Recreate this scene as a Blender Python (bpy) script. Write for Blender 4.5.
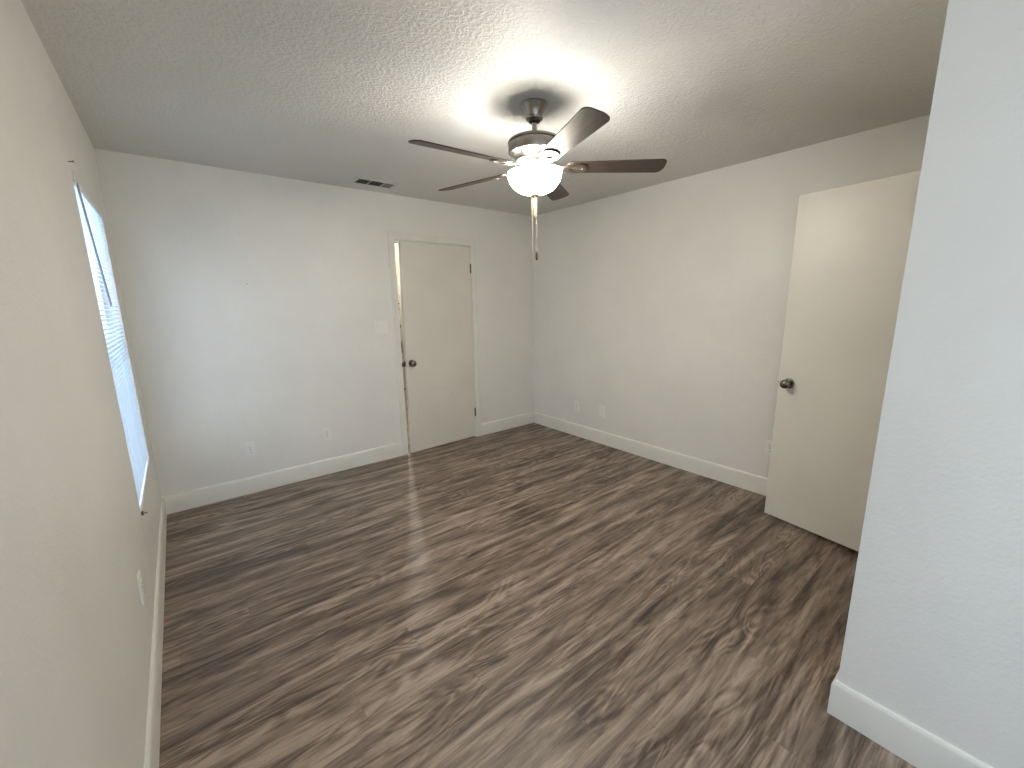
import bpy, bmesh, math
from math import sin, cos, pi, radians
from mathutils import Vector, Matrix, Euler

S = bpy.context.scene
for o in list(bpy.data.objects):
    bpy.data.objects.remove(o)
C = S.collection

# ------------------------------------------------------------------ camera
H, W = 2.44, 3.595                      # ceiling height, room width
cam_d = bpy.data.cameras.new('camera')
cam = bpy.data.objects.new('camera', cam_d); C.objects.link(cam)
Rcv = Matrix(((0.7803714970654771, -0.6251338126077879, -0.015101089438750652),
              (-0.13319751680091146, -0.14258179860964945, -0.9807797164620139),
              (0.6109654229871417, 0.7673839632411459, -0.1945330431429442)))
right, down, fwd = Rcv[0].copy(), Rcv[1].copy(), Rcv[2].copy()
M = Matrix((right, -down, -fwd)).transposed().to_4x4()
M.translation = Vector((0.24867596, -3.76080098, 1.46767218))
cam.matrix_world = M
cam_d.sensor_width = 36.0
cam_d.lens = 415.0769 * 36.0 / 1024.0
cam_d.shift_x = (512 - 511.509) / 1024.0
cam_d.shift_y = (385.827 - 384) / 1024.0
cam_d.clip_start = 0.02
S.camera = cam

# ------------------------------------------------------------------ render look
S.view_settings.view_transform = 'Standard'
S.view_settings.look = 'None'
S.view_settings.exposure = 2.45
S.view_settings.gamma = 1.0
S.view_settings.use_curve_mapping = False
S.cycles.use_denoising = True
S.cycles.max_bounces = 12
S.cycles.diffuse_bounces = 7
S.cycles.transmission_bounces = 8
S.cycles.transparent_max_bounces = 16
S.cycles.sample_clamp_indirect = 6.0
S.cycles.caustics_reflective = False
S.cycles.caustics_refractive = False

# ------------------------------------------------------------------ sky outside
SKY = .96
world = bpy.data.worlds.new('sky'); S.world = world
world.use_nodes = True
nt = world.node_tree; nt.nodes.clear()
wo = nt.nodes.new('ShaderNodeOutputWorld'); bg = nt.nodes.new('ShaderNodeBackground')
tc = nt.nodes.new('ShaderNodeTexCoord'); sp = nt.nodes.new('ShaderNodeSeparateXYZ')
rp = nt.nodes.new('ShaderNodeValToRGB')
rp.color_ramp.elements[0].position = 0.42; rp.color_ramp.elements[0].color = (.66, .70, .78, 1)
rp.color_ramp.elements[1].position = 0.80; rp.color_ramp.elements[1].color = (.74, .84, 1.0, 1)
mp = nt.nodes.new('ShaderNodeMapRange'); mp.inputs['From Min'].default_value = -1
nt.links.new(tc.outputs['Generated'], sp.inputs[0]); nt.links.new(sp.outputs['Z'], mp.inputs['Value'])
nt.links.new(mp.outputs[0], rp.inputs[0]); nt.links.new(rp.outputs[0], bg.inputs['Color'])
bg.inputs['Strength'].default_value = SKY
nt.links.new(bg.outputs[0], wo.inputs[0])
world.cycles.sampling_method = 'MANUAL'
world.cycles.sample_map_resolution = 256

def portal(name, loc, sx, sz):
    L = bpy.data.lights.new(name, 'AREA'); L.shape = 'RECTANGLE'; L.size = sx; L.size_y = sz
    L.cycles.is_portal = True
    o = bpy.data.objects.new(name, L); C.objects.link(o)
    o.location = loc; o.rotation_euler = (0, -pi/2, 0)      # -Z of the lamp looks along +X
    return o
WIN = dict(y0=-1.24, y1=-0.34, z0=.51, z1=2.015)            # window in the picture
WIN2 = dict(y0=-5.20, y1=-3.98, z0=.65, z1=2.12)            # windows behind the camera, left and rear
WIN3 = dict(y0=.25, y1=1.40, z0=.40, z1=2.10)               # (y0,y1 are x in the rear wall)
for n, w in (('sky_portal', WIN), ('sky_portal', WIN2)):
    portal(n, (-.125, (w['y0']+w['y1'])/2, (w['z0']+w['z1'])/2), w['z1']-w['z0'], w['y1']-w['y0'])

p3 = portal('sky_portal', ((WIN3['y0']+WIN3['y1'])/2, -5.4-.125, (WIN3['z0']+WIN3['z1'])/2), WIN3['y1']-WIN3['y0'], WIN3['z1']-WIN3['z0'])
p3.rotation_euler = (pi/2, 0, 0)        # looks along +Y
FAN = Vector((1.790, -2.042, 0))
BULB_W, BOWL_E = .95, 20.5
HALL_W = 30.0

# ------------------------------------------------------------------ materials
def srgb(r, g, b):
    f = lambda c: (c/255/12.92) if c/255 <= .04045 else ((c/255+.055)/1.055)**2.4
    return (f(r), f(g), f(b), 1)
class NT:
    def __init__(s, name):
        s.m = bpy.data.materials.new(name); s.m.use_nodes = True
        s.t = s.m.node_tree; s.b = s.t.nodes['Principled BSDF']; s.out = s.t.nodes['Material Output']
    def n(s, ty, **kw):
        x = s.t.nodes.new(ty)
        for k, v in kw.items():
            if hasattr(x, k): setattr(x, k, v)
        return x
    def l(s, a, b): s.t.links.new(a, b)
    def math(s, op, a, b=None, c=None):
        x = s.t.nodes.new('ShaderNodeMath'); x.operation = op
        for i, v in enumerate((a, b, c)):
            if v is None: continue
            if isinstance(v, (int, float)): x.inputs[i].default_value = v
            else: s.l(v, x.inputs[i])
        return x.outputs[0]
    def noise(s, vec, scale, detail=2, rough=.5, dist=0.):
        x = s.n('ShaderNodeTexNoise'); s.l(vec, x.inputs['Vector'])
        x.inputs['Scale'].default_value = scale; x.inputs['Detail'].default_value = detail
        x.inputs['Roughness'].default_value = rough; x.inputs['Distortion'].default_value = dist
        return x.outputs['Fac']
    def ramp(s, fac, stops):
        x = s.n('ShaderNodeValToRGB'); e = x.color_ramp.elements
        while len(e) < len(stops): e.new(.5)
        for el, (p, c) in zip(e, stops): el.position = p; el.color = c
        s.l(fac, x.inputs[0]); return x.outputs[0]
    def mix(s, f, a, b, mode='MIX'):
        x = s.n('ShaderNodeMix', data_type='RGBA', blend_type=mode)
        for i, v in ((0, f), (6, a), (7, b)):
            if isinstance(v, (int, float)): x.inputs[i].default_value = v
            elif isinstance(v, tuple): x.inputs[i].default_value = v
            else: s.l(v, x.inputs[i])
        return x.outputs[2]
    def bump(s, h, strength, dist=.01):
        x = s.n('ShaderNodeBump'); x.inputs['Strength'].default_value = strength
        x.inputs['Distance'].default_value = dist; s.l(h, x.inputs['Height'])
        s.l(x.outputs[0], s.b.inputs['Normal'])
    def pos(s): return s.n('ShaderNodeTexCoord').outputs['Object']
    def set(s, **kw):
        for k, v in kw.items(): s.b.inputs[k.replace('_', ' ')].default_value = v
        return s

def simple(name, col, rough=.5, metal=0., var=.0, scale=20.):
    k = NT(name).set(Roughness=rough, Metallic=metal)
    if var:
        f = k.noise(k.pos(), scale, 3)
        lo = tuple(c*(1-var) for c in col[:3]) + (1,); hi = tuple(min(1, c*(1+var)) for c in col[:3]) + (1,)
        k.l(k.ramp(f, [(.3, lo), (.7, hi)]), k.b.inputs['Base Color'])
    else: k.b.inputs['Base Color'].default_value = col
    return k.m

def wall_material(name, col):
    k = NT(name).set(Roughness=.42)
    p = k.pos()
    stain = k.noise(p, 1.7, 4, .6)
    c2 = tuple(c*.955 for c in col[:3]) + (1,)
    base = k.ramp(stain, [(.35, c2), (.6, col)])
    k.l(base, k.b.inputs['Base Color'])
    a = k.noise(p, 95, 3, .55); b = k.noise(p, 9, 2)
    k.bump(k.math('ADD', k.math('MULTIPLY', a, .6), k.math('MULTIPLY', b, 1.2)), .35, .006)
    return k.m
M_wall = wall_material('painted wall', (.755, .745, .70, 1))

def ceiling_material():
    k = NT('knockdown ceiling').set(Roughness=.50)
    p = k.pos()
    k.l(k.ramp(k.noise(p, 1.3, 3), [(.3, (.635, .625, .585, 1)), (.7, (.685, .675, .635, 1))]), k.b.inputs['Base Color'])
    a = k.noise(p, 62, 3, .5, .4)
    isl = k.ramp(a, [(.42, (0, 0, 0, 1)), (.60, (1, 1, 1, 1))])
    b = k.noise(p, 5, 2)
    k.bump(k.math('ADD', isl, k.math('MULTIPLY', b, 3.0)), .55, .004)
    return k.m
M_ceil = ceiling_material()
M_closet = wall_material('bounce darkened closet wall', (.27, .25, .215, 1))  # wall colour darkened to cut the light bouncing off it

def floor_material():
    k = NT('vinyl plank floor').set(Roughness=.42)
    PW_, PL = .178, 1.22
    s = k.n('ShaderNodeSeparateXYZ'); k.l(k.pos(), s.inputs[0])
    X, Y = s.outputs[0], s.outputs[1]
    yy = k.math('DIVIDE', Y, PW_); row = k.math('FLOOR', yy)
    wn = k.n('ShaderNodeTexWhiteNoise', noise_dimensions='1D'); k.l(row, wn.inputs['W'])
    xx = k.math('ADD', k.math('DIVIDE', X, PL), k.math('MULTIPLY', wn.outputs['Value'], 3.7))
    col = k.math('FLOOR', xx)
    idv = k.n('ShaderNodeCombineXYZ'); k.l(row, idv.inputs[0]); k.l(col, idv.inputs[1])
    w2 = k.n('ShaderNodeTexWhiteNoise', noise_dimensions='3D'); k.l(idv.outputs[0], w2.inputs['Vector'])
    pid = w2.outputs['Value']
    # grain coordinates, shifted at random for each plank
    def gr(sx, sy, off):             # flows on along a row of planks
        v = k.n('ShaderNodeCombineXYZ')
        k.l(k.math('ADD', k.math('MULTIPLY', X, sx), k.math('MULTIPLY', wn.outputs['Value'], 29.0)), v.inputs[0])
        k.l(k.math('MULTIPLY', Y, sy), v.inputs[1]); k.l(k.math('MULTIPLY', wn.outputs['Value'], off), v.inputs[2])
        return v.outputs[0]
    def gc(sx, sy, off):
        v = k.n('ShaderNodeCombineXYZ')
        k.l(k.math('ADD', k.math('MULTIPLY', X, sx), k.math('MULTIPLY', pid, 37.0)), v.inputs[0])
        k.l(k.math('ADD', k.math('MULTIPLY', Y, sy), k.math('MULTIPLY', row, .37)), v.inputs[1])
        k.l(k.math('MULTIPLY', pid, off), v.inputs[2])
        return v.outputs[0]
    streak = k.noise(gr(1.5, 13, 91), 1.0, 5, .62, .9)
    fleck = k.ramp(k.noise(gr(3.4, 27, 71), 1.0, 3, .55, 1.6), [(.52, (0, 0, 0, 1)), (.66, (1, 1, 1, 1))])
    fine = k.noise(gc(5, 95, 53), 1.0, 3, .6, .5)
    warp = k.noise(gc(1.1, 5.5, 23), 1.0, 2, .5, .8)
    rings = k.math('MULTIPLY', k.math('ADD', k.math('SINE', k.math('MULTIPLY', warp, 95.0)), 1.0), .5)
    ringmask = k.ramp(k.noise(gc(1.0, 5, 11), 1.0, 2), [(.46, (0, 0, 0, 1)), (.62, (1, 1, 1, 1))])
    v = k.math('ADD', k.math('MULTIPLY', streak, 1.0), k.math('MULTIPLY', k.math('SUBTRACT', fine, .5), .26))
    v = k.math('ADD', v, k.math('MULTIPLY', k.math('MULTIPLY', k.math('SUBTRACT', rings, .5), ringmask), .13))
    v = k.math('ADD', v, k.math('MULTIPLY', k.math('SUBTRACT', pid, .5), .05))
    v = k.math('SUBTRACT', v, k.math('MULTIPLY', fleck, .085))
    v = k.math('ADD', v, .008)
    base = k.ramp(v, [(.29, srgb(55, 44, 37)), (.41, srgb(92, 78, 67)), (.53, srgb(127, 111, 98)), (.68, srgb(166, 149, 134))])
    # joints
    fy = k.math('ABSOLUTE', k.math('SUBTRACT', k.math('FRACT', yy), .5))
    fx = k.math('ABSOLUTE', k.math('SUBTRACT', k.math('FRACT', xx), .5))
    j = k.math('MAXIMUM', k.math('GREATER_THAN', fy, .5-.0055), k.math('GREATER_THAN', fx, .5-.0010))
    base = k.mix(k.math('MULTIPLY', j, .24), base, srgb(40, 33, 29))
    k.l(base, k.b.inputs['Base Color'])
    rr = k.math('ADD', .36, k.math('MULTIPLY', fine, .16)); k.l(rr, k.b.inputs['Roughness'])
    k.bump(k.math('SUBTRACT', k.math('ADD', k.math('MULTIPLY', fine, .6), k.math('MULTIPLY', streak, .3)), j), .22, .002)
    return k.m
M_floor = floor_material()
M_trim = simple('semi gloss trim paint', (.73, .72, .665, 1), .33, 0, .02, 8)
def door_material():
    k = NT('slab door paint').set(Roughness=.40)
    p = k.pos()
    k.l(k.ramp(k.noise(p, 2.2, 4), [(.35, (.66, .63, .555, 1)), (.65, (.70, .67, .60, 1))]), k.b.inputs['Base Color'])
    k.bump(k.noise(p, 60, 2), .08, .002)
    return k.m
M_door = door_material()
def scuffed_door_material():        # the same paint with the rubbed ring on the lower half
    k = NT('slab door paint with rubbed ring').set(Roughness=.40)
    p = k.pos(); s = k.n('ShaderNodeSeparateXYZ'); k.l(p, s.inputs[0])
    base = k.ramp(k.noise(p, 2.2, 4), [(.35, (.66, .63, .555, 1)), (.65, (.70, .67, .60, 1))])
    dx = k.math('DIVIDE', k.math('SUBTRACT', s.outputs[0], -.46), .25)
    dz = k.math('DIVIDE', k.math('SUBTRACT', s.outputs[2], .30), .33)
    r = k.math('SQRT', k.math('ADD', k.math('MULTIPLY', dx, dx), k.math('MULTIPLY', dz, dz)))
    ring = k.math('SUBTRACT', 1.0, k.math('MULTIPLY', k.math('ABSOLUTE', k.math('SUBTRACT', r, 1.0)), 14.0))
    ring = k.math('MAXIMUM', ring, 0.0)
    ring = k.math('MULTIPLY', ring, k.math('GREATER_THAN', s.outputs[2], .32))
    ring = k.math('MULTIPLY', ring, k.noise(p, 6, 2))
    k.l(k.mix(k.math('MULTIPLY', ring, .22), base, (.46, .43, .37, 1)), k.b.inputs['Base Color'])
    return k.m
M_door_s = scuffed_door_material()
M_plate = simple('white plastic plate', (.78, .78, .74, 1), .3, 0, .01)
M_slot = simple('dark slot', (.03, .03, .03, 1), .6, 0, .1)
M_nickel = simple('brushed nickel', (.31, .275, .245, 1), .32, 1., .10, 60)
M_knob = simple('satin nickel knob', (.22, .19, .17, 1), .20, 1., .05, 60)
M_hinge = simple('dark bronze hinge', (.10, .075, .05, 1), .45, .8, .2, 80)
M_dark = simple('dark bronze ring', (.07, .06, .055, 1), .4, .8, .1, 60)
M_vinyl = simple('white vinyl frame', (.80, .81, .82, 1), .35, 0, .01)
M_ventm = simple('vent enamel', (.60, .58, .53, 1), .45, 0, .06, 30)
M_louver = simple('dark louver metal', (.16, .15, .135, 1), .5, 0, .15, 60)  # much darker than the vent frame
M_duct = simple('duct shade black', (.012, .011, .010, 1), .8, 0, .2)
M_brass = simple('pull chain metal', (.55, .50, .42, 1), .4, .6, .1, 100)
M_tassel = simple('cream chain sleeve', (.36, .32, .25, 1), .5, 0, .03, 50)
M_fob = simple('dark wood fob', (.07, .05, .035, 1), .4, 0, .2, 120)
M_wand = simple('clear grey wand', (.30, .33, .40, 1), .25, 0, .03, 40)
def blade_material():
    k = NT('dark walnut blade').set(Roughness=.48)
    mpn = k.n('ShaderNodeMapping'); mpn.inputs['Scale'].default_value = (3, 45, 45)
    k.l(k.pos(), mpn.inputs['Vector'])
    f = k.noise(mpn.outputs[0], 1.0, 4, .6, .6)
    k.l(k.ramp(f, [(.3, (.034, .023, .017, 1)), (.7, (.070, .050, .038, 1))]), k.b.inputs['Base Color'])
    return k.m
M_blade = blade_material()
def bowl_material():
    k = NT('lit frosted glass bowl').set(Roughness=.25)
    k.b.inputs['Base Color'].default_value = (.85, .82, .76, 1)
    k.b.inputs['Emission Color'].default_value = (1.0, .90, .755, 1)
    k.b.inputs['Emission Strength'].default_value = BOWL_E
    f = k.noise(k.pos(), 14, 3)
    k.l(k.ramp(f, [(.3, (.80, .77, .70, 1)), (.7, (.88, .85, .79, 1))]), k.b.inputs['Base Color'])
    return k.m
M_bowl = bowl_material()
M_bowl_in = simple('glowing glass inner face', (.80, .77, .70, 1), .5, 0, .03, 14)
M_bowl_in.node_tree.nodes['Principled BSDF'].inputs['Emission Color'].default_value = (.95, .96, 1, 1)
M_bowl_in.node_tree.nodes['Principled BSDF'].inputs['Emission Strength'].default_value = 3.2  # glow added to the inner glass to light the ceiling
def glass_material():
    k = NT('window glass')
    tr = k.n('ShaderNodeBsdfTransparent'); gl = k.n('ShaderNodeBsdfGlossy'); gl.inputs['Roughness'].default_value = .03
    mx = k.n('ShaderNodeMixShader'); fr = k.n('ShaderNodeFresnel'); fr.inputs[0].default_value = 1.45
    tr.inputs[0].default_value = (.93, .96, .97, 1)
    geo = k.n('ShaderNodeNewGeometry')
    k.l(k.math('MULTIPLY', fr.outputs[0], k.math('SUBTRACT', 1.0, geo.outputs['Backfacing'])), mx.inputs[0]); k.l(tr.outputs[0], mx.inputs[1]); k.l(gl.outputs[0], mx.inputs[2])
    k.l(mx.outputs[0], k.out.inputs[0]); return k.m
M_glass = glass_material()
def slat_material():
    k = NT('translucent sky tinted slat').set(Roughness=.4)
    k.l(k.ramp(k.noise(k.pos(), 5, 2), [(.3, (.64, .77, .88, 1)), (.7, (.70, .82, .92, 1))]), k.b.inputs['Base Color'])  # blue skylight put into the base colour of white slats
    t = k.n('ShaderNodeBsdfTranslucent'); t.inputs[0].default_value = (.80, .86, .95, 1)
    mx = k.n('ShaderNodeMixShader'); mx.inputs[0].default_value = .10
    k.l(k.b.outputs[0], mx.inputs[1]); k.l(t.outputs[0], mx.inputs[2]); k.l(mx.outputs[0], k.out.inputs[0])
    return k.m
M_slat = slat_material()

# ------------------------------------------------------------------ mesh helpers
def obj(name, bm, mat, parent=None, smooth=False, loc=None, rot=None, bevel=0):
    bmesh.ops.remove_doubles(bm, verts=bm.verts, dist=1e-6)
    bmesh.ops.recalc_face_normals(bm, faces=bm.faces)
    me = bpy.data.meshes.new(name); bm.to_mesh(me); bm.free()
    me.materials.append(mat)
    if smooth:
        for p in me.polygons: p.use_smooth = True
        me.set_sharp_from_angle(angle=radians(35))
    o = bpy.data.objects.new(name, me); C.objects.link(o)
    if parent: o.parent = parent
    if loc: o.location = loc
    if rot: o.rotation_euler = rot
    if bevel:
        b = o.modifiers.new('bevel', 'BEVEL'); b.width = bevel; b.segments = 2; b.limit_method = 'ANGLE'
    return o
def box(bm, x0, x1, y0, y1, z0, z1):
    v = [bm.verts.new((x, y, z)) for x in (x0, x1) for y in (y0, y1) for z in (z0, z1)]
    for f in ((0, 1, 3, 2), (4, 6, 7, 5), (0, 4, 5, 1), (2, 3, 7, 6), (0, 2, 6, 4), (1, 5, 7, 3)):
        bm.faces.new([v[i] for i in f])
    return v
def boxes(*bs):
    bm = bmesh.new()
    for b in bs: box(bm, *b)
    return bm
def lathe(prof, n=48, axis='z', c=(0, 0, 0), bm=None):
    bm = bm or bmesh.new(); rings = []
    def P(r, h, a):
        x, y = r*cos(a), r*sin(a)
        q = {'z': (x, y, h), 'y': (x, h, y), 'x': (h, x, y)}[axis]
        return (q[0]+c[0], q[1]+c[1], q[2]+c[2])
    for r, h in prof:
        if r < 1e-6: rings.append([bm.verts.new(P(0, h, 0))])
        else: rings.append([bm.verts.new(P(r, h, 2*pi*i/n)) for i in range(n)])
    for A, B in zip(rings, rings[1:]):
        for i in range(n):
            j = (i+1) % n
            if len(A) == 1 and len(B) == 1: continue
            if len(A) == 1: bm.faces.new((A[0], B[i], B[j]))
            elif len(B) == 1: bm.faces.new((A[i], A[j], B[0]))
            else: bm.faces.new((A[i], A[j], B[j], B[i]))
    return bm
def tube(p0, p1, r, n=10, bm=None):
    bm = bm or bmesh.new(); p0, p1 = Vector(p0), Vector(p1); d = (p1-p0).normalized()
    u = d.orthogonal().normalized(); v = d.cross(u)
    A = [bm.verts.new(p0+r*(cos(2*pi*i/n)*u+sin(2*pi*i/n)*v)) for i in range(n)]
    B = [bm.verts.new(p1+r*(cos(2*pi*i/n)*u+sin(2*pi*i/n)*v)) for i in range(n)]
    for i in range(n): bm.faces.new((A[i], A[(i+1) % n], B[(i+1) % n], B[i]))
    bm.faces.new(A[::-1]); bm.faces.new(B)
    return bm
def slab(pts, z0, z1, bm=None, hole=None):
    """flat plate from an outline (and one hole outline with the same number of points)"""
    bm = bm or bmesh.new()
    a = [bm.verts.new((x, y, z0)) for x, y in pts]; b = [bm.verts.new((x, y, z1)) for x, y in pts]; n = len(pts)
    for i in range(n): bm.faces.new((a[i], a[(i+1) % n], b[(i+1) % n], b[i]))
    if not hole:
        bm.faces.new(a[::-1]); bm.faces.new(b); return bm
    c = [bm.verts.new((x, y, z0)) for x, y in hole]; d = [bm.verts.new((x, y, z1)) for x, y in hole]
    for i in range(n):
        j = (i+1) % n
        bm.faces.new((c[i], d[i], d[j], c[j])); bm.faces.new((a[i], c[i], c[j], a[j])); bm.faces.new((b[i], b[j], d[j], d[i]))
    return bm
def round_poly(pts, radii, seg=7):
    out = []; n = len(pts)
    for i in range(n):
        p = Vector(pts[i]); a = (Vector(pts[i-1])-p); b = (Vector(pts[(i+1) % n])-p); r = radii[i]
        if r <= 0: out.append(tuple(p)); continue
        an = a.angle(b); t = min(r/math.tan(an/2), a.length*.49, b.length*.49); r = t*math.tan(an/2)
        c = p + (a.normalized()+b.normalized()).normalized()*(r/sin(an/2))
        s = p+a.normalized()*t-c; e = p+b.normalized()*t-c
        a0 = math.atan2(s.y, s.x); a1 = math.atan2(e.y, e.x); d = (a1-a0+pi) % (2*pi)-pi
        for k in range(seg+1): out.append((c.x+r*cos(a0+d*k/seg), c.y+r*sin(a0+d*k/seg)))
    return out
def struct(o): o['kind'] = 'structure'; return o
def tag(o, label, cat, group=None):
    o['label'] = label; o['category'] = cat
    if group: o['group'] = group
    return o
def thing(name, loc, label, cat, rot=(0, 0, 0), group=None):
    o = bpy.data.objects.new(name, None); C.objects.link(o); o.location = loc; o.rotation_euler = rot
    o.empty_display_size = .1
    return tag(o, label, cat, group)

# ------------------------------------------------------------------ room shell
T = .12
YR, YN, XN = -5.4, -3.503, 1.9123        # rear wall, corner of the near wall
HX0, HX1, HY = 1.45, 3.9, 2.3            # small room behind the back door
struct(obj('floor', boxes((-T, 4.1, YR-T, HY+T, -.1, 0)), M_floor))
struct(obj('ceiling', boxes((-T, 4.1, YR-T, HY+T, H, H+.1)), M_ceil))
def wall_x(name, x0, x1, ya, yb, holes=()):          # wall running along y, holes = (y0,y1,z0,z1) sorted by y
    bs = []; y = ya
    for (h0, h1, z0, z1) in holes:
        bs.append((x0, x1, y, h0, 0, H))
        if z0 > 0: bs.append((x0, x1, h0, h1, 0, z0))
        bs.append((x0, x1, h0, h1, z1, H)); y = h1
    bs.append((x0, x1, y, yb, 0, H))
    return struct(obj(name, boxes(*bs), M_wall))
def wall_y(name, y0, y1, xa, xb, holes=()):
    bs = []; x = xa
    for (h0, h1, z0, z1) in holes:
        bs.append((x, h0, y0, y1, 0, H))
        bs.append((h0, h1, y0, y1, z1, H)); x = h1
    bs.append((x, xb, y0, y1, 0, H))
    return struct(obj(name, boxes(*bs), M_wall))
wall_x('wall_left', -T, 0, YR, 0, [(WIN2['y0'], WIN2['y1'], WIN2['z0'], WIN2['z1']), (WIN['y0'], WIN['y1'], WIN['z0'], WIN['z1'])])
D1 = (1.900, 2.720, 2.058)               # back door opening x0,x1,top
wall_y('wall_back', 0, T, -T, 4.1, [(D1[0], D1[1], 0, D1[2])])
wall_x('wall_right', W, W+T, YN, 0)
D2 = (2.40, 3.115, 2.085)                # doorway of the open door, in the wall that faces the back wall
wall_y('wall_entry', YN-T, YN, XN+T, W+T, [(D2[0], D2[1], 0, D2[2])])
wall_x('wall_near', XN, XN+T, YR, YN)
bs = [(-T, WIN3['y0'], YR-T, YR, 0, H), (WIN3['y1'], W+T+.1, YR-T, YR, 0, H), (WIN3['y0'], WIN3['y1'], YR-T, YR, 0, WIN3['z0']), (WIN3['y0'], WIN3['y1'], YR-T, YR, WIN3['z1'], H)]
struct(obj('wall_rear', boxes(*bs), M_wall))
wall_x('wall_hallway', W+.05, W+T+.05, YR, YN-T)
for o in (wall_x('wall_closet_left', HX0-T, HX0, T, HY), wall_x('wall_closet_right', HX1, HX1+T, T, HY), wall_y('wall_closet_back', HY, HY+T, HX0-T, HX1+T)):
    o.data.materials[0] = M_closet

BH, BT = .1378, .013
BPROF = [(0, 0), (BT, 0), (BT, BH-.016), (BT*.82, BH-.007), (BT*.45, BH-.001), (0, BH)]
def baseboard(name, path):
    """profile swept along a floor path; the wall is on the left of the path"""
    bm = bmesh.new(); rows = []
    P = [Vector(p) for p in path]
    for i, p in enumerate(P):
        d0 = (P[i]-P[i-1]).normalized() if i else None
        d1 = (P[i+1]-P[i]).normalized() if i < len(P)-1 else None
        n0 = Vector((d0.y, -d0.x)) if d0 else None; n1 = Vector((d1.y, -d1.x)) if d1 else None
        if n0 is None: m = n1
        elif n1 is None: m = n0
        else: m = (n0+n1)/(1+n0.dot(n1))
        rows.append([bm.verts.new((p.x+m.x*a, p.y+m.y*a, z)) for a, z in BPROF])
    for A, B in zip(rows, rows[1:]):
        for i in range(len(BPROF)-1): bm.faces.new((A[i], B[i], B[i+1], A[i+1]))
    bm.faces.new(rows[0]); bm.faces.new(rows[-1][::-1])
    return struct(obj(name, bm, M_trim, smooth=True))
CW = .062                                # casing width
baseboard('baseboard_left', [(0, YR+.001), (0, -.0135)])
baseboard('baseboard_back', [(0, 0), (D1[0]-CW, 0)])
baseboard('baseboard_back', [(D1[1]+CW, 0), (W, 0)])
baseboard('baseboard_right', [(W, -.0135), (W, YN+.014)])
baseboard('baseboard_near', [(D2[0]-CW, YN), (XN, YN), (XN, YR+.001)])

# ------------------------------------------------------------------ door casings and jambs
def casing(name, x0, x1, top, yface, sgn, depth):
    """jamb lining and casing round a doorway; sgn = side the casing stands out to (-1 towards -y)"""
    t, c, r = .013, CW, .004
    ya, yb = sorted((yface, yface+sgn*t))
    bm = boxes((x0-c, x0-r, ya, yb, 0, top+c), (x1+r, x1+c, ya, yb, 0, top+c), (x0-r, x1+r, ya, yb, top+r, top+c))
    yc, yd = sorted((yface+sgn*t, yface+sgn*(t+.005)))        # raised outer lip
    for b in ((x0-c, x0-c+.014, yc, yd, 0, top+c), (x1+c-.014, x1+c, yc, yd, 0, top+c), (x0-c+.014, x1+c-.014, yc, yd, top+c-.014, top+c)):
        box(bm, *b)
    y0, y1 = sorted((yface, yface-sgn*depth))
    j = .012
    for b in ((x0-.001, x0+j*.3, y0, y1, 0, top), (x1-j*.3, x1+.001, y0, y1, 0, top), (x0, x1, y0, y1, top-j*.3, top+.001)):
        box(bm, *b)
    return struct(obj(name, bm, M_trim, bevel=.0015))
tr1 = casing('trim_1', D1[0], D1[1], D1[2], 0, -1, T)
st = boxes((D1[0]+.003, D1[0]+.009, .050, .085, 0, D1[2]-.004), (D1[1]-.016, D1[1]-.003, .050, .085, 0, D1[2]-.004),
           (D1[0]+.009, D1[1]-.016, .050, .085, D1[2]-.02, D1[2]-.004))
obj('door_stop', st, M_trim, tr1)
tr2 = casing('trim_2', D2[0], D2[1], D2[2], YN, 1, T)
# torn-out latch hardware along the latch jamb of the back door
for z0, z1, w in ((1.475, 1.49, .016), (1.43, 1.437, .014), (1.26, 1.285, .009), (1.02, 1.13, .008), (.885, .925, .014), (.655, .675, .010)):
    obj('strike_plate', boxes((D1[0]+.0035, D1[0]+.0055+w*.3, -.0145, .03, z0, z1), (D1[0]-w*.55, D1[0]+.004, -.0155, -.0128, z0, z1)), M_hinge, tr1, bevel=.001)

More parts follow.
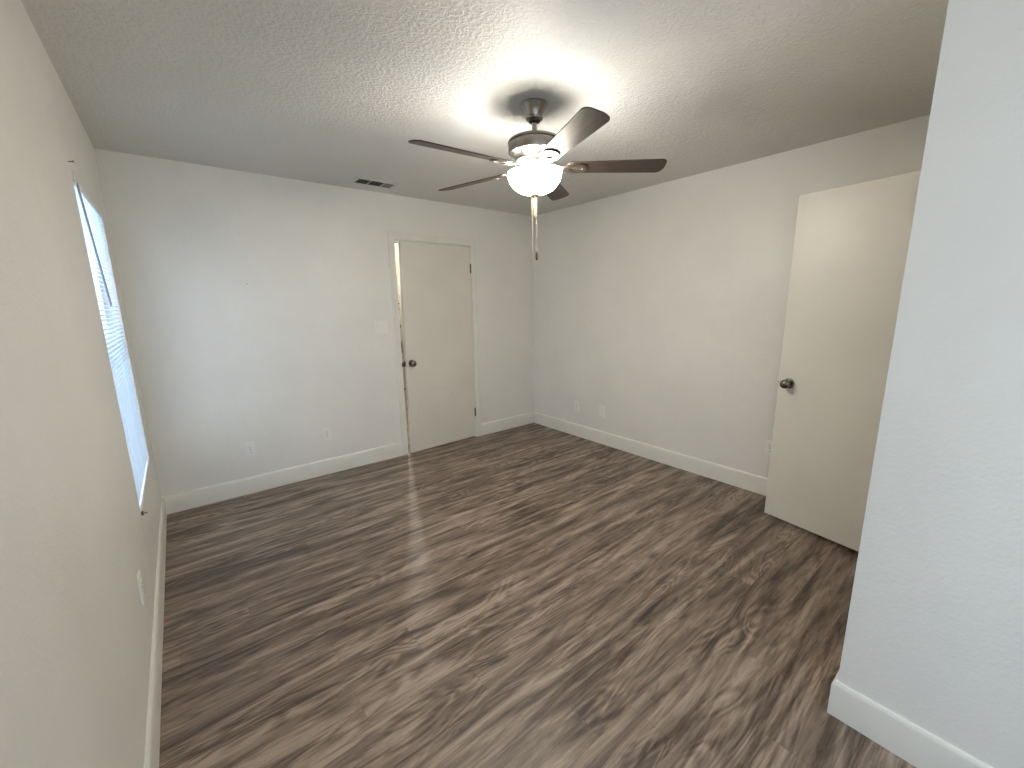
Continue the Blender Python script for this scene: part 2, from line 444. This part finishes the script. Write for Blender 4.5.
# ------------------------------------------------------------------ doors
def knob(parent, name, c, side, mat, mat2):
    """side=-1: knob stands out towards local -y"""
    s = side
    k = obj(name, lathe([(0, 0), (.031, 0), (.033, s*.003), (.031, s*.007), (.014, s*.011), (.011, s*.016), (.011, s*.026),
                         (.016, s*.031), (.025, s*.037), (.0285, s*.046), (.027, s*.055), (.020, s*.062), (.008, s*.0645), (0, s*.065)],
                        40, 'y', c), mat, parent, smooth=True)
    obj('knob_lock', lathe([(0, s*.064), (.006, s*.064), (.006, s*.0665), (0, s*.0665)], 16, 'y', c), mat2, k)
    return k
def make_door(name, loc, rot, width, height, zb, mat, knob_z, hinges, taper=0):
    """slab hung on local origin, reaching to local -x; room face at local y=0"""
    th = .035
    bm = boxes((-width, 0, 0, th, zb-loc[2], zb-loc[2]+height))
    for v in bm.verts:
        if v.co.x < -width*.5 and v.co.z > height*.5: v.co.x += taper      # latch edge planed out of square
    d = obj(name, bm, mat, None, loc=loc, rot=rot, bevel=.002)
    struct(d)
    kx = -width+.062
    knob(d, 'door_knob', (kx, 0, knob_z-loc[2]), -1, M_knob, M_dark)
    knob(d, 'door_knob', (kx, th, knob_z-loc[2]), 1, M_knob, M_dark)
    obj('latch_plate', boxes((-width-.0012, -width+.001, .006, .029, knob_z-loc[2]-.028, knob_z-loc[2]+.028),
                             (-width-.009, -width, .011, .024, knob_z-loc[2]-.008, knob_z-loc[2]+.008)), M_knob, d, bevel=.0006)
    for hz in hinges:
        bm = tube((.004, -.004, hz-.045), (.004, -.004, hz+.045), .0055, 12)
        tube((.004, -.004, hz-.050), (.004, -.004, hz+.050), .0035, 8, bm)
        box(bm, -.004, .002, -.0012, .0005, hz-.044, hz+.044)
        obj('hinge', bm, M_hinge, d, loc=(0, 0, -loc[2]))
    return d
# back door: ajar by a few degrees and racked slightly in its frame, so light shows along the latch side
d1 = make_door('door_1', (D1[1]-.006, -.004, 0), (0, 0, radians(2.4)), .797, 2.030, .013, M_door_s, .915, (1.83, .29), .023)
# open door, swung against the right wall
ux, uy = .162, .987
ang = math.atan2(-uy, -ux)               # local -x points along (ux,uy)
d2 = make_door('door_2', (3.121, YN+.012, 0), (0, 0, ang), .722, 2.040, .030, M_door, .945, (1.83, .29))

# ------------------------------------------------------------------ window in the left wall
def make_window(name, w):
    y0, y1, z0, z1 = w['y0'], w['y1'], w['z0'], w['z1']
    xo, xi = -T+.004, -.065; f = .038; zm = (z0+z1)/2
    bm = boxes((xo, xi, y0, y0+f, z0, z1), (xo, xi, y1-f, y1, z0, z1), (xo, xi, y0+f, y1-f, z0, z0+f), (xo, xi, y0+f, y1-f, z1-f, z1),
               (xo+.008, xi-.004, y0+f, y1-f, zm-.02, zm+.02))
    r = struct(obj(name, bm, M_vinyl, bevel=.002))
    obj('window_pane', boxes((-.100, -.096, y0+f-.003, y1-f+.003, z0+f-.003, zm-.017)), M_glass, r)
    obj('window_pane', boxes((-.100, -.096, y0+f-.003, y1-f+.003, zm+.017, z1-f+.003)), M_glass, r)
    obj('window_sill', boxes((-.065, -.002, y0+.001, y1-.001, z0, z0+.004)), M_trim, r)
    return r
make_window('window_1', WIN); make_window('window_2', WIN2)
w3 = make_window('window_3', WIN3)
w3.location = (0, YR, 0); w3.rotation_euler = (0, 0, pi/2)       # (x,y) -> (-y, x)
w3.scale = (1, -1, 1)

def make_blind(w, label, tilt=14, pitch=.0212, xc=-.012):
    y0, y1, z0, z1 = w['y0']+.006, w['y1']-.006, w['z0'], w['z1']
    r = thing('window_blind', (xc, (y0+y1)/2, z0), label, 'blind')
    L = (y1-y0)/2; Ht = z1-z0
    obj('headrail', boxes((-.013, .013, -L, L, Ht-.028, Ht-.001)), M_vinyl, r, bevel=.002)
    bm = bmesh.new(); a = radians(tilt); n = int((Ht-.075)/pitch); half = .0125
    for i in range(n):
        zc = Ht-.042-i*pitch; rows = []
        for k in range(5):
            t = -1+k*.5; bow = .0030*(1-t*t)
            u = t*half
            x = u*cos(a)+bow*sin(a); z = -u*sin(a)+bow*cos(a)       # room edge lower
            rows.append((x, zc+z))
        A = [bm.verts.new((x, -L+.003, z)) for x, z in rows]; B = [bm.verts.new((x, L-.003, z)) for x, z in rows]
        for k in range(4): bm.faces.new((A[k], A[k+1], B[k+1], B[k]))
    obj('slats', bm, M_slat, r, smooth=True)
    obj('bottom_rail', boxes((-.012, .012, -L+.002, L-.002, .008, .022)), M_vinyl, r, bevel=.003)
    for yy in (-L+.12, 0, L-.12):
        bm = tube((.0135, yy, .02), (.0135, yy, Ht-.03), .0008, 6); tube((-.0135, yy, .02), (-.0135, yy, Ht-.03), .0008, 6, bm)
        obj('ladder_cord', bm, M_vinyl, r)
    return r, L, Ht
bl, L, Ht = make_blind(WIN, 'white mini blind with thin glowing slats in the left wall window')
# wand hangs from the near end of the headrail
wx = .022
obj('tilt_wand', tube((.016, -1.19-bl.location.y, 2.0-bl.location.z), (.030, -.98-bl.location.y, 1.485-bl.location.z), .0042, 8), M_wand, bl, smooth=True)
obj('mounting_bracket', boxes((-.004, .020, -L-.004, -L+.022, Ht-.034, Ht+.004), (.004, .020, -L-.004, -L-.002, Ht-.05, Ht+.004)), M_vinyl, bl, bevel=.001)
obj('hold_down_bracket', boxes((.010, .020, -L-.005, -L+.012, -.004, .012), (.010, .034, -L+.004, -L+.008, .000, .004)), M_hinge, bl, bevel=.001)

# ------------------------------------------------------------------ ceiling fan
fan = thing('ceiling_fan', (FAN.x, FAN.y, H), 'brushed nickel ceiling fan with five dark blades and a lit glass bowl', 'ceiling fan')
Z = lambda z: z-H
obj('canopy', lathe([(0, 0), (.069, 0), (.070, -.005), (.066, -.010), (.064, -.014), (.054, -.026), (.045, -.043), (.040, -.058), (.043, -.062), (.042, -.069), (.034, -.074), (0, -.074)]), M_nickel, fan, smooth=True)
obj('downrod', lathe([(0, Z(2.378)), (.0125, Z(2.378)), (.0125, Z(2.280)), (0, Z(2.280))], 24), M_nickel, fan, smooth=True)
obj('coupling', lathe([(0, Z(2.363)), (.026, Z(2.370)), (.030, Z(2.367)), (.028, Z(2.358)), (.016, Z(2.354)), (0, Z(2.354))], 32), M_dark, fan, smooth=True)
mh = obj('motor_housing', lathe([(0, Z(2.290)), (.035, Z(2.290)), (.045, Z(2.284)), (.118, Z(2.280)), (.130, Z(2.274)), (.133, Z(2.268)), (.133, Z(2.218)), (.130, Z(2.212)), (.112, Z(2.204)), (.098, Z(2.190)), (.092, Z(2.178)), (.0, Z(2.178))], 64), M_nickel, fan, smooth=True)
obj('motor_band', lathe([(.1325, Z(2.266)), (.1352, Z(2.264)), (.1352, Z(2.258)), (.1325, Z(2.256))], 64), M_dark, mh, smooth=True)
obj('switch_housing', lathe([(0, Z(2.178)), (.060, Z(2.178)), (.062, Z(2.168)), (.050, Z(2.156)), (.044, Z(2.136)), (.050, Z(2.128)), (.0, Z(2.128))], 40), M_nickel, fan, smooth=True)
# open-topped glass bowl
R0 = .136; prof = []
for k in range(15):
    t = k/14*pi/2; prof.append((R0*cos(t)**.85 if t < pi/2-1e-6 else 0, Z(2.116)-.096*sin(t)))
inner = [(max(r-.004, 0), h+.004) for r, h in prof[::-1]]
bowl = obj('glass_bowl', lathe([(R0-.004, Z(2.122)), (R0+.002, Z(2.122)), (R0+.002, Z(2.117))]+prof+inner[:-1]+[(R0-.004, Z(2.122))], 64), M_bowl, fan, smooth=True)
bowl.data.materials.append(M_bowl_in)       # inner face: the same glass with a weaker glow of its own
for p in bowl.data.polygons:
    c_ = p.center; ax = Vector((c_.x, c_.y, (c_.z-Z(2.118))*1.4))
    if p.normal.dot(ax) < 0: p.material_index = 1
obj('bowl_rod', tube((0, 0, Z(2.130)), (0, 0, Z(2.023)), .005, 10), M_nickel, fan)
obj('finial', lathe([(0, Z(2.022)), (.020, Z(2.021)), (.023, Z(2.016)), (.017, Z(2.011)), (.009, Z(2.006)), (0, Z(2.003))], 32), M_nickel, fan, smooth=True)
for k in range(3):                        # lamp holders and bulbs above the bowl rim
    a = radians(40+120*k); cx, cy = .066*cos(a), .066*sin(a)
    obj('lamp_holder', tube((.04*cos(a), .04*sin(a), Z(2.143)), (cx*.93, cy*.93, Z(2.126)), .012, 14), M_nickel, fan, smooth=True)
    pl = bpy.data.lights.new('fan_bulb', 'POINT'); pl.energy = BULB_W; pl.color = (.93, .96, 1); pl.shadow_soft_size = .038
    po = bpy.data.objects.new('fan_bulb', pl); C.objects.link(po); po.parent = fan; po.location = (cx, cy, Z(2.090))
# pull chains
def chain(name, x, y, z0, z1, mat):
    bm = bmesh.new(); n = int((z0-z1)/.006)
    for i in range(n):
        zc = z0-(i+.5)*.006
        lathe([(0, zc+.0026), (.0019, zc+.0012), (.0019, zc-.0012), (0, zc-.0034)], 6, 'z', (x, y, 0), bm)
    return obj(name, bm, mat, fan)
chain('pull_chain', .010, -.004, Z(2.006), Z(1.738), M_brass)
chain('pull_chain', -.012, .006, Z(2.006), Z(1.706), M_brass)
obj('chain_sleeve', lathe([(0, Z(2.000)), (.0085, Z(1.998)), (.0095, Z(1.916)), (.006, Z(1.910)), (0, Z(1.910))], 20, 'z', (.004, 0, 0)), M_tassel, fan, smooth=True)
obj('chain_fob', lathe([(0, Z(1.740)), (.004, Z(1.736)), (.0065, Z(1.721)), (.0075, Z(1.706)), (.005, Z(1.694)), (0, Z(1.691))], 16, 'z', (.010, -.004, 0)), M_fob, fan, smooth=True)
# blades
BLADE_ANGLE, PITCH = 32.9, 12.8
blade_pts = round_poly([(.165, -.047), (.664, -.061), (.668, .020), (.652, .061), (.165, .047)], [.02, .034, .05, .036, .02])
def blade_arm():
    bm = bmesh.new(); n = 28
    # oval-eyed plate under the blade root
    outer = []; hole = []
    for i in range(n):
        t = 2*pi*i/n
        outer.append((.205+.062*cos(t), .040*sin(t)*(1-.25*cos(t)*-1)))
        hole.append((.212+.036*cos(t), .017*sin(t)))
    slab(outer, -.0095, -.0042, bm, hole)
    return bm
def arm_neck():
    bm = bmesh.new()
    st_ = [(.075, .022, .010), (.105, .020, .006), (.130, .017, -.003), (.152, .020, -.0070)]
    rows = [[bm.verts.new((r, s*w, z+dz)) for s, dz in ((-1, -.003), (1, -.003), (1, .003), (-1, .003))] for r, w, z in st_]
    for A, B in zip(rows, rows[1:]):
        for i in range(4): bm.faces.new((A[i], A[(i+1) % 4], B[(i+1) % 4], B[i]))
    bm.faces.new(rows[0]); bm.faces.new(rows[-1][::-1])
    return bm
zb = Z(2.147)
b0 = obj('blade', slab(blade_pts, -.003, .003), M_blade, fan, bevel=.0012)
a0 = obj('blade_arm', blade_arm(), M_nickel, b0, smooth=True)
n0 = obj('arm_neck', arm_neck(), M_nickel, b0, smooth=True)
for k in range(5):
    if k: 
        b = b0.copy(); C.objects.link(b); b.parent = fan
        for q in (a0, n0):
            c = q.copy(); C.objects.link(c); c.parent = b
    else: b = b0
    az = radians(BLADE_ANGLE+72*k)
    b.matrix_local = Matrix.Translation((0, 0, zb)) @ Matrix.Rotation(az, 4, 'Z') @ Matrix.Rotation(radians(-PITCH), 4, 'X')

# ------------------------------------------------------------------ ceiling vent
VX0, VX1, VY0, VY1 = 1.485, 1.825, -.350, -.175
vc = ((VX0+VX1)/2, (VY0+VY1)/2)
vent = thing('air_vent', (vc[0], vc[1], H), 'small rectangular metal air vent with dark louvers in the ceiling', 'air vent')
hx, hy = (VX1-VX0)/2, (VY1-VY0)/2; f = .024
bm = boxes((-hx, hx, -hy, -hy+f, -.007, 0), (-hx, hx, hy-f, hy, -.007, 0), (-hx, -hx+f, -hy+f, hy-f, -.007, 0), (hx-f, hx, -hy+f, hy-f, -.007, 0),
           (-.052, -.044, -hy+f, hy-f, -.006, .0), (.060, .068, -hy+f, hy-f, -.006, .0))
obj('frame', bm, M_ventm, vent, bevel=.0015)
obj('duct_shade_sheet', boxes((-hx+f, hx-f, -hy+f, hy-f, -.0012, -.0002)), M_duct, vent)  # flat black sheet in place of the shade inside the duct
bm = bmesh.new()
for i in range(5):                        # long louvers of the left two sections, leaning so that the black sheet shows
    y = -hy+f+.014+i*.0255
    for xa, xb in ((-hx+f, -.052), (-.044, .060)):
        v = [bm.verts.new(p) for p in ((xa, y, -.0015), (xb, y, -.0015), (xb, y-.005, -.0075), (xa, y-.005, -.0075),
                                       (xa, y+.001, -.0015), (xb, y+.001, -.0015), (xb, y-.004, -.0075), (xa, y-.004, -.0075))]
        for q in ((0, 1, 2, 3), (4, 7, 6, 5), (0, 4, 5, 1), (3, 2, 6, 7), (0, 3, 7, 4), (1, 5, 6, 2)): bm.faces.new([v[i_] for i_ in q])
for i in range(5):                        # cross louvers of the right section
    x = .072+i*.0150
    v = [bm.verts.new(p) for p in ((x, -hy+f, -.0015), (x, hy-f, -.0015), (x+.008, hy-f, -.0075), (x+.008, -hy+f, -.0075),
                                   (x+.001, -hy+f, -.0015), (x+.001, hy-f, -.0015), (x+.009, hy-f, -.0075), (x+.009, -hy+f, -.0075))]
    for q in ((0, 1, 2, 3), (4, 7, 6, 5), (0, 4, 5, 1), (3, 2, 6, 7), (0, 3, 7, 4), (1, 5, 6, 2)): bm.faces.new([v[i_] for i_ in q])
obj('louvers', bm, M_louver, vent)
for x in (-hx+.012, hx-.012): obj('screw', lathe([(0, -.0085), (.004, -.0082), (.005, -.007), (0, -.007)], 12, 'z', (x, 0, 0)), M_ventm, vent)

# ------------------------------------------------------------------ outlets and switch (local: plate faces -y, origin on the wall)
def plate_mesh(w, h, t=.006):
    bm = boxes((-w/2, w/2, -t, 0, -h/2, h/2))
    bmesh.ops.bevel(bm, geom=[e for e in bm.edges if all(v.co.y < -t*.5 for v in e.verts)], offset=.003, segments=2, affect='EDGES')
    return bm
def outlet(loc, rot, label, blank=False):
    r = thing('wall_outlet', loc, label, 'outlet', (0, 0, rot))
    obj('cover_plate', plate_mesh(.072, .115), M_plate, r)
    if blank:
        for z in (-.042, .042): obj('screw', lathe([(0, -.0075), (.003, -.0072), (.0035, -.006), (0, -.006)], 12, 'y', (0, 0, z)), M_plate, r)
        return r
    for z in (-.0195, .0195):
        pts = [(.0165*cos(t), .0165*sin(t)) for t in [2*pi*i/24 for i in range(24)]]
        pts = [(x, max(-.0125, min(.0125, y))) for x, y in pts]
        bm = bmesh.new(); A = [bm.verts.new((x, -.0055, z+y)) for x, y in pts]; B = [bm.verts.new((x, -.0085, z+y)) for x, y in pts]
        for i in range(24): bm.faces.new((A[i], A[(i+1) % 24], B[(i+1) % 24], B[i]))
        bm.faces.new(B); bm.faces.new(A[::-1])
        rc = obj('receptacle', bm, M_plate, r)
        obj('slots', boxes((-.0075, -.0055, -.0089, -.008, z-.001, z+.007), (.0055, .0075, -.0089, -.008, z, z+.006), (-.002, .002, -.0089, -.008, z-.0085, z-.005)), M_slot, rc)
    obj('screw', lathe([(0, -.0075), (.003, -.0072), (.0035, -.006), (0, -.006)], 12, 'y', (0, 0, 0)), M_slot, r)
    return r
outlet((.578, 0, .360), 0, 'white duplex outlet low on the back wall, the one nearer the window wall')
outlet((1.158, 0, .365), 0, 'white duplex outlet low on the back wall, the one nearer the closed door')
outlet((W, -.717, .345), -pi/2, 'white duplex outlet low on the right wall, nearest the far corner')
outlet((W, -1.066, .352), -pi/2, 'blank white cover plate low on the right wall, between an outlet and the open door', True)
outlet((W, -2.655, .376), -pi/2, 'white duplex outlet half hidden beside the edge of the open door')
outlet((0, -1.700, .390), pi/2, 'white outlet plate seen edge-on, low on the left wall under the window')
sw = thing('light_switch', (1.722, 0, 1.272), 'white double light switch plate on the wall left of the closed door', 'light switch')
obj('cover_plate', plate_mesh(.116, .118), M_plate, sw)
for x in (-.023, .023):
    obj('rocker', boxes((x-.0165, x+.0165, -.0085, -.0055, -.033, .033)), M_plate, sw, bevel=.001)
# nail and patched anchor left in the walls
n1 = obj('nail', tube((0, -1.268, 2.047), (.014, -1.268, 2.050), .0018, 8), M_hinge)
lathe_bm = bmesh.new(); lathe([(0, .014), (.0045, .014), (.0045, .016), (0, .016)], 10, 'x', (0, -1.268, 2.050), lathe_bm)
obj('nail_head', lathe_bm, M_hinge, n1)
tag(n1, 'small dark nail in the left wall just above the window corner', 'nail')
an = obj('wall_anchor', lathe([(0, 0), (.010, 0), (.011, -.003), (.006, -.005), (0, -.004)], 16, 'y', (.700, 0, 1.632)), M_plate, smooth=True)
obj('screw', tube((.706, -.001, 1.642), (.706, -.010, 1.644), .003, 8), M_hinge, an)
tag(an, 'small wall anchor with a dark screw high on the back wall', 'wall anchor')

# ------------------------------------------------------------------ lamp in the room behind the back door
lampx, lampy, lampz = 2.60, 1.55, 2.29
hl = thing('ceiling_lamp', (lampx, lampy, H), 'bright white globe lamp glimpsed through the gap above the ajar door', 'lamp')
obj('lamp_base', lathe([(0, 0), (.075, 0), (.072, -.03), (.04, -.05), (0, -.05)]), M_nickel, hl, smooth=True)
kk = NT('lit globe'); kk.b.inputs['Emission Color'].default_value = (1, .93, .82, 1); kk.b.inputs['Emission Strength'].default_value = 150
kk.l(kk.ramp(kk.noise(kk.pos(), 10, 2), [(.3, (.8, .8, .8, 1)), (.7, (.9, .9, .9, 1))]), kk.b.inputs['Base Color'])
obj('lamp_globe', lathe([(0, -.05)]+[(.062*sin(t), -.115+.065*cos(t)) for t in [pi*i/16 for i in range(1, 16)]]+[(0, -.18)], 32), kk.m, hl, smooth=True)
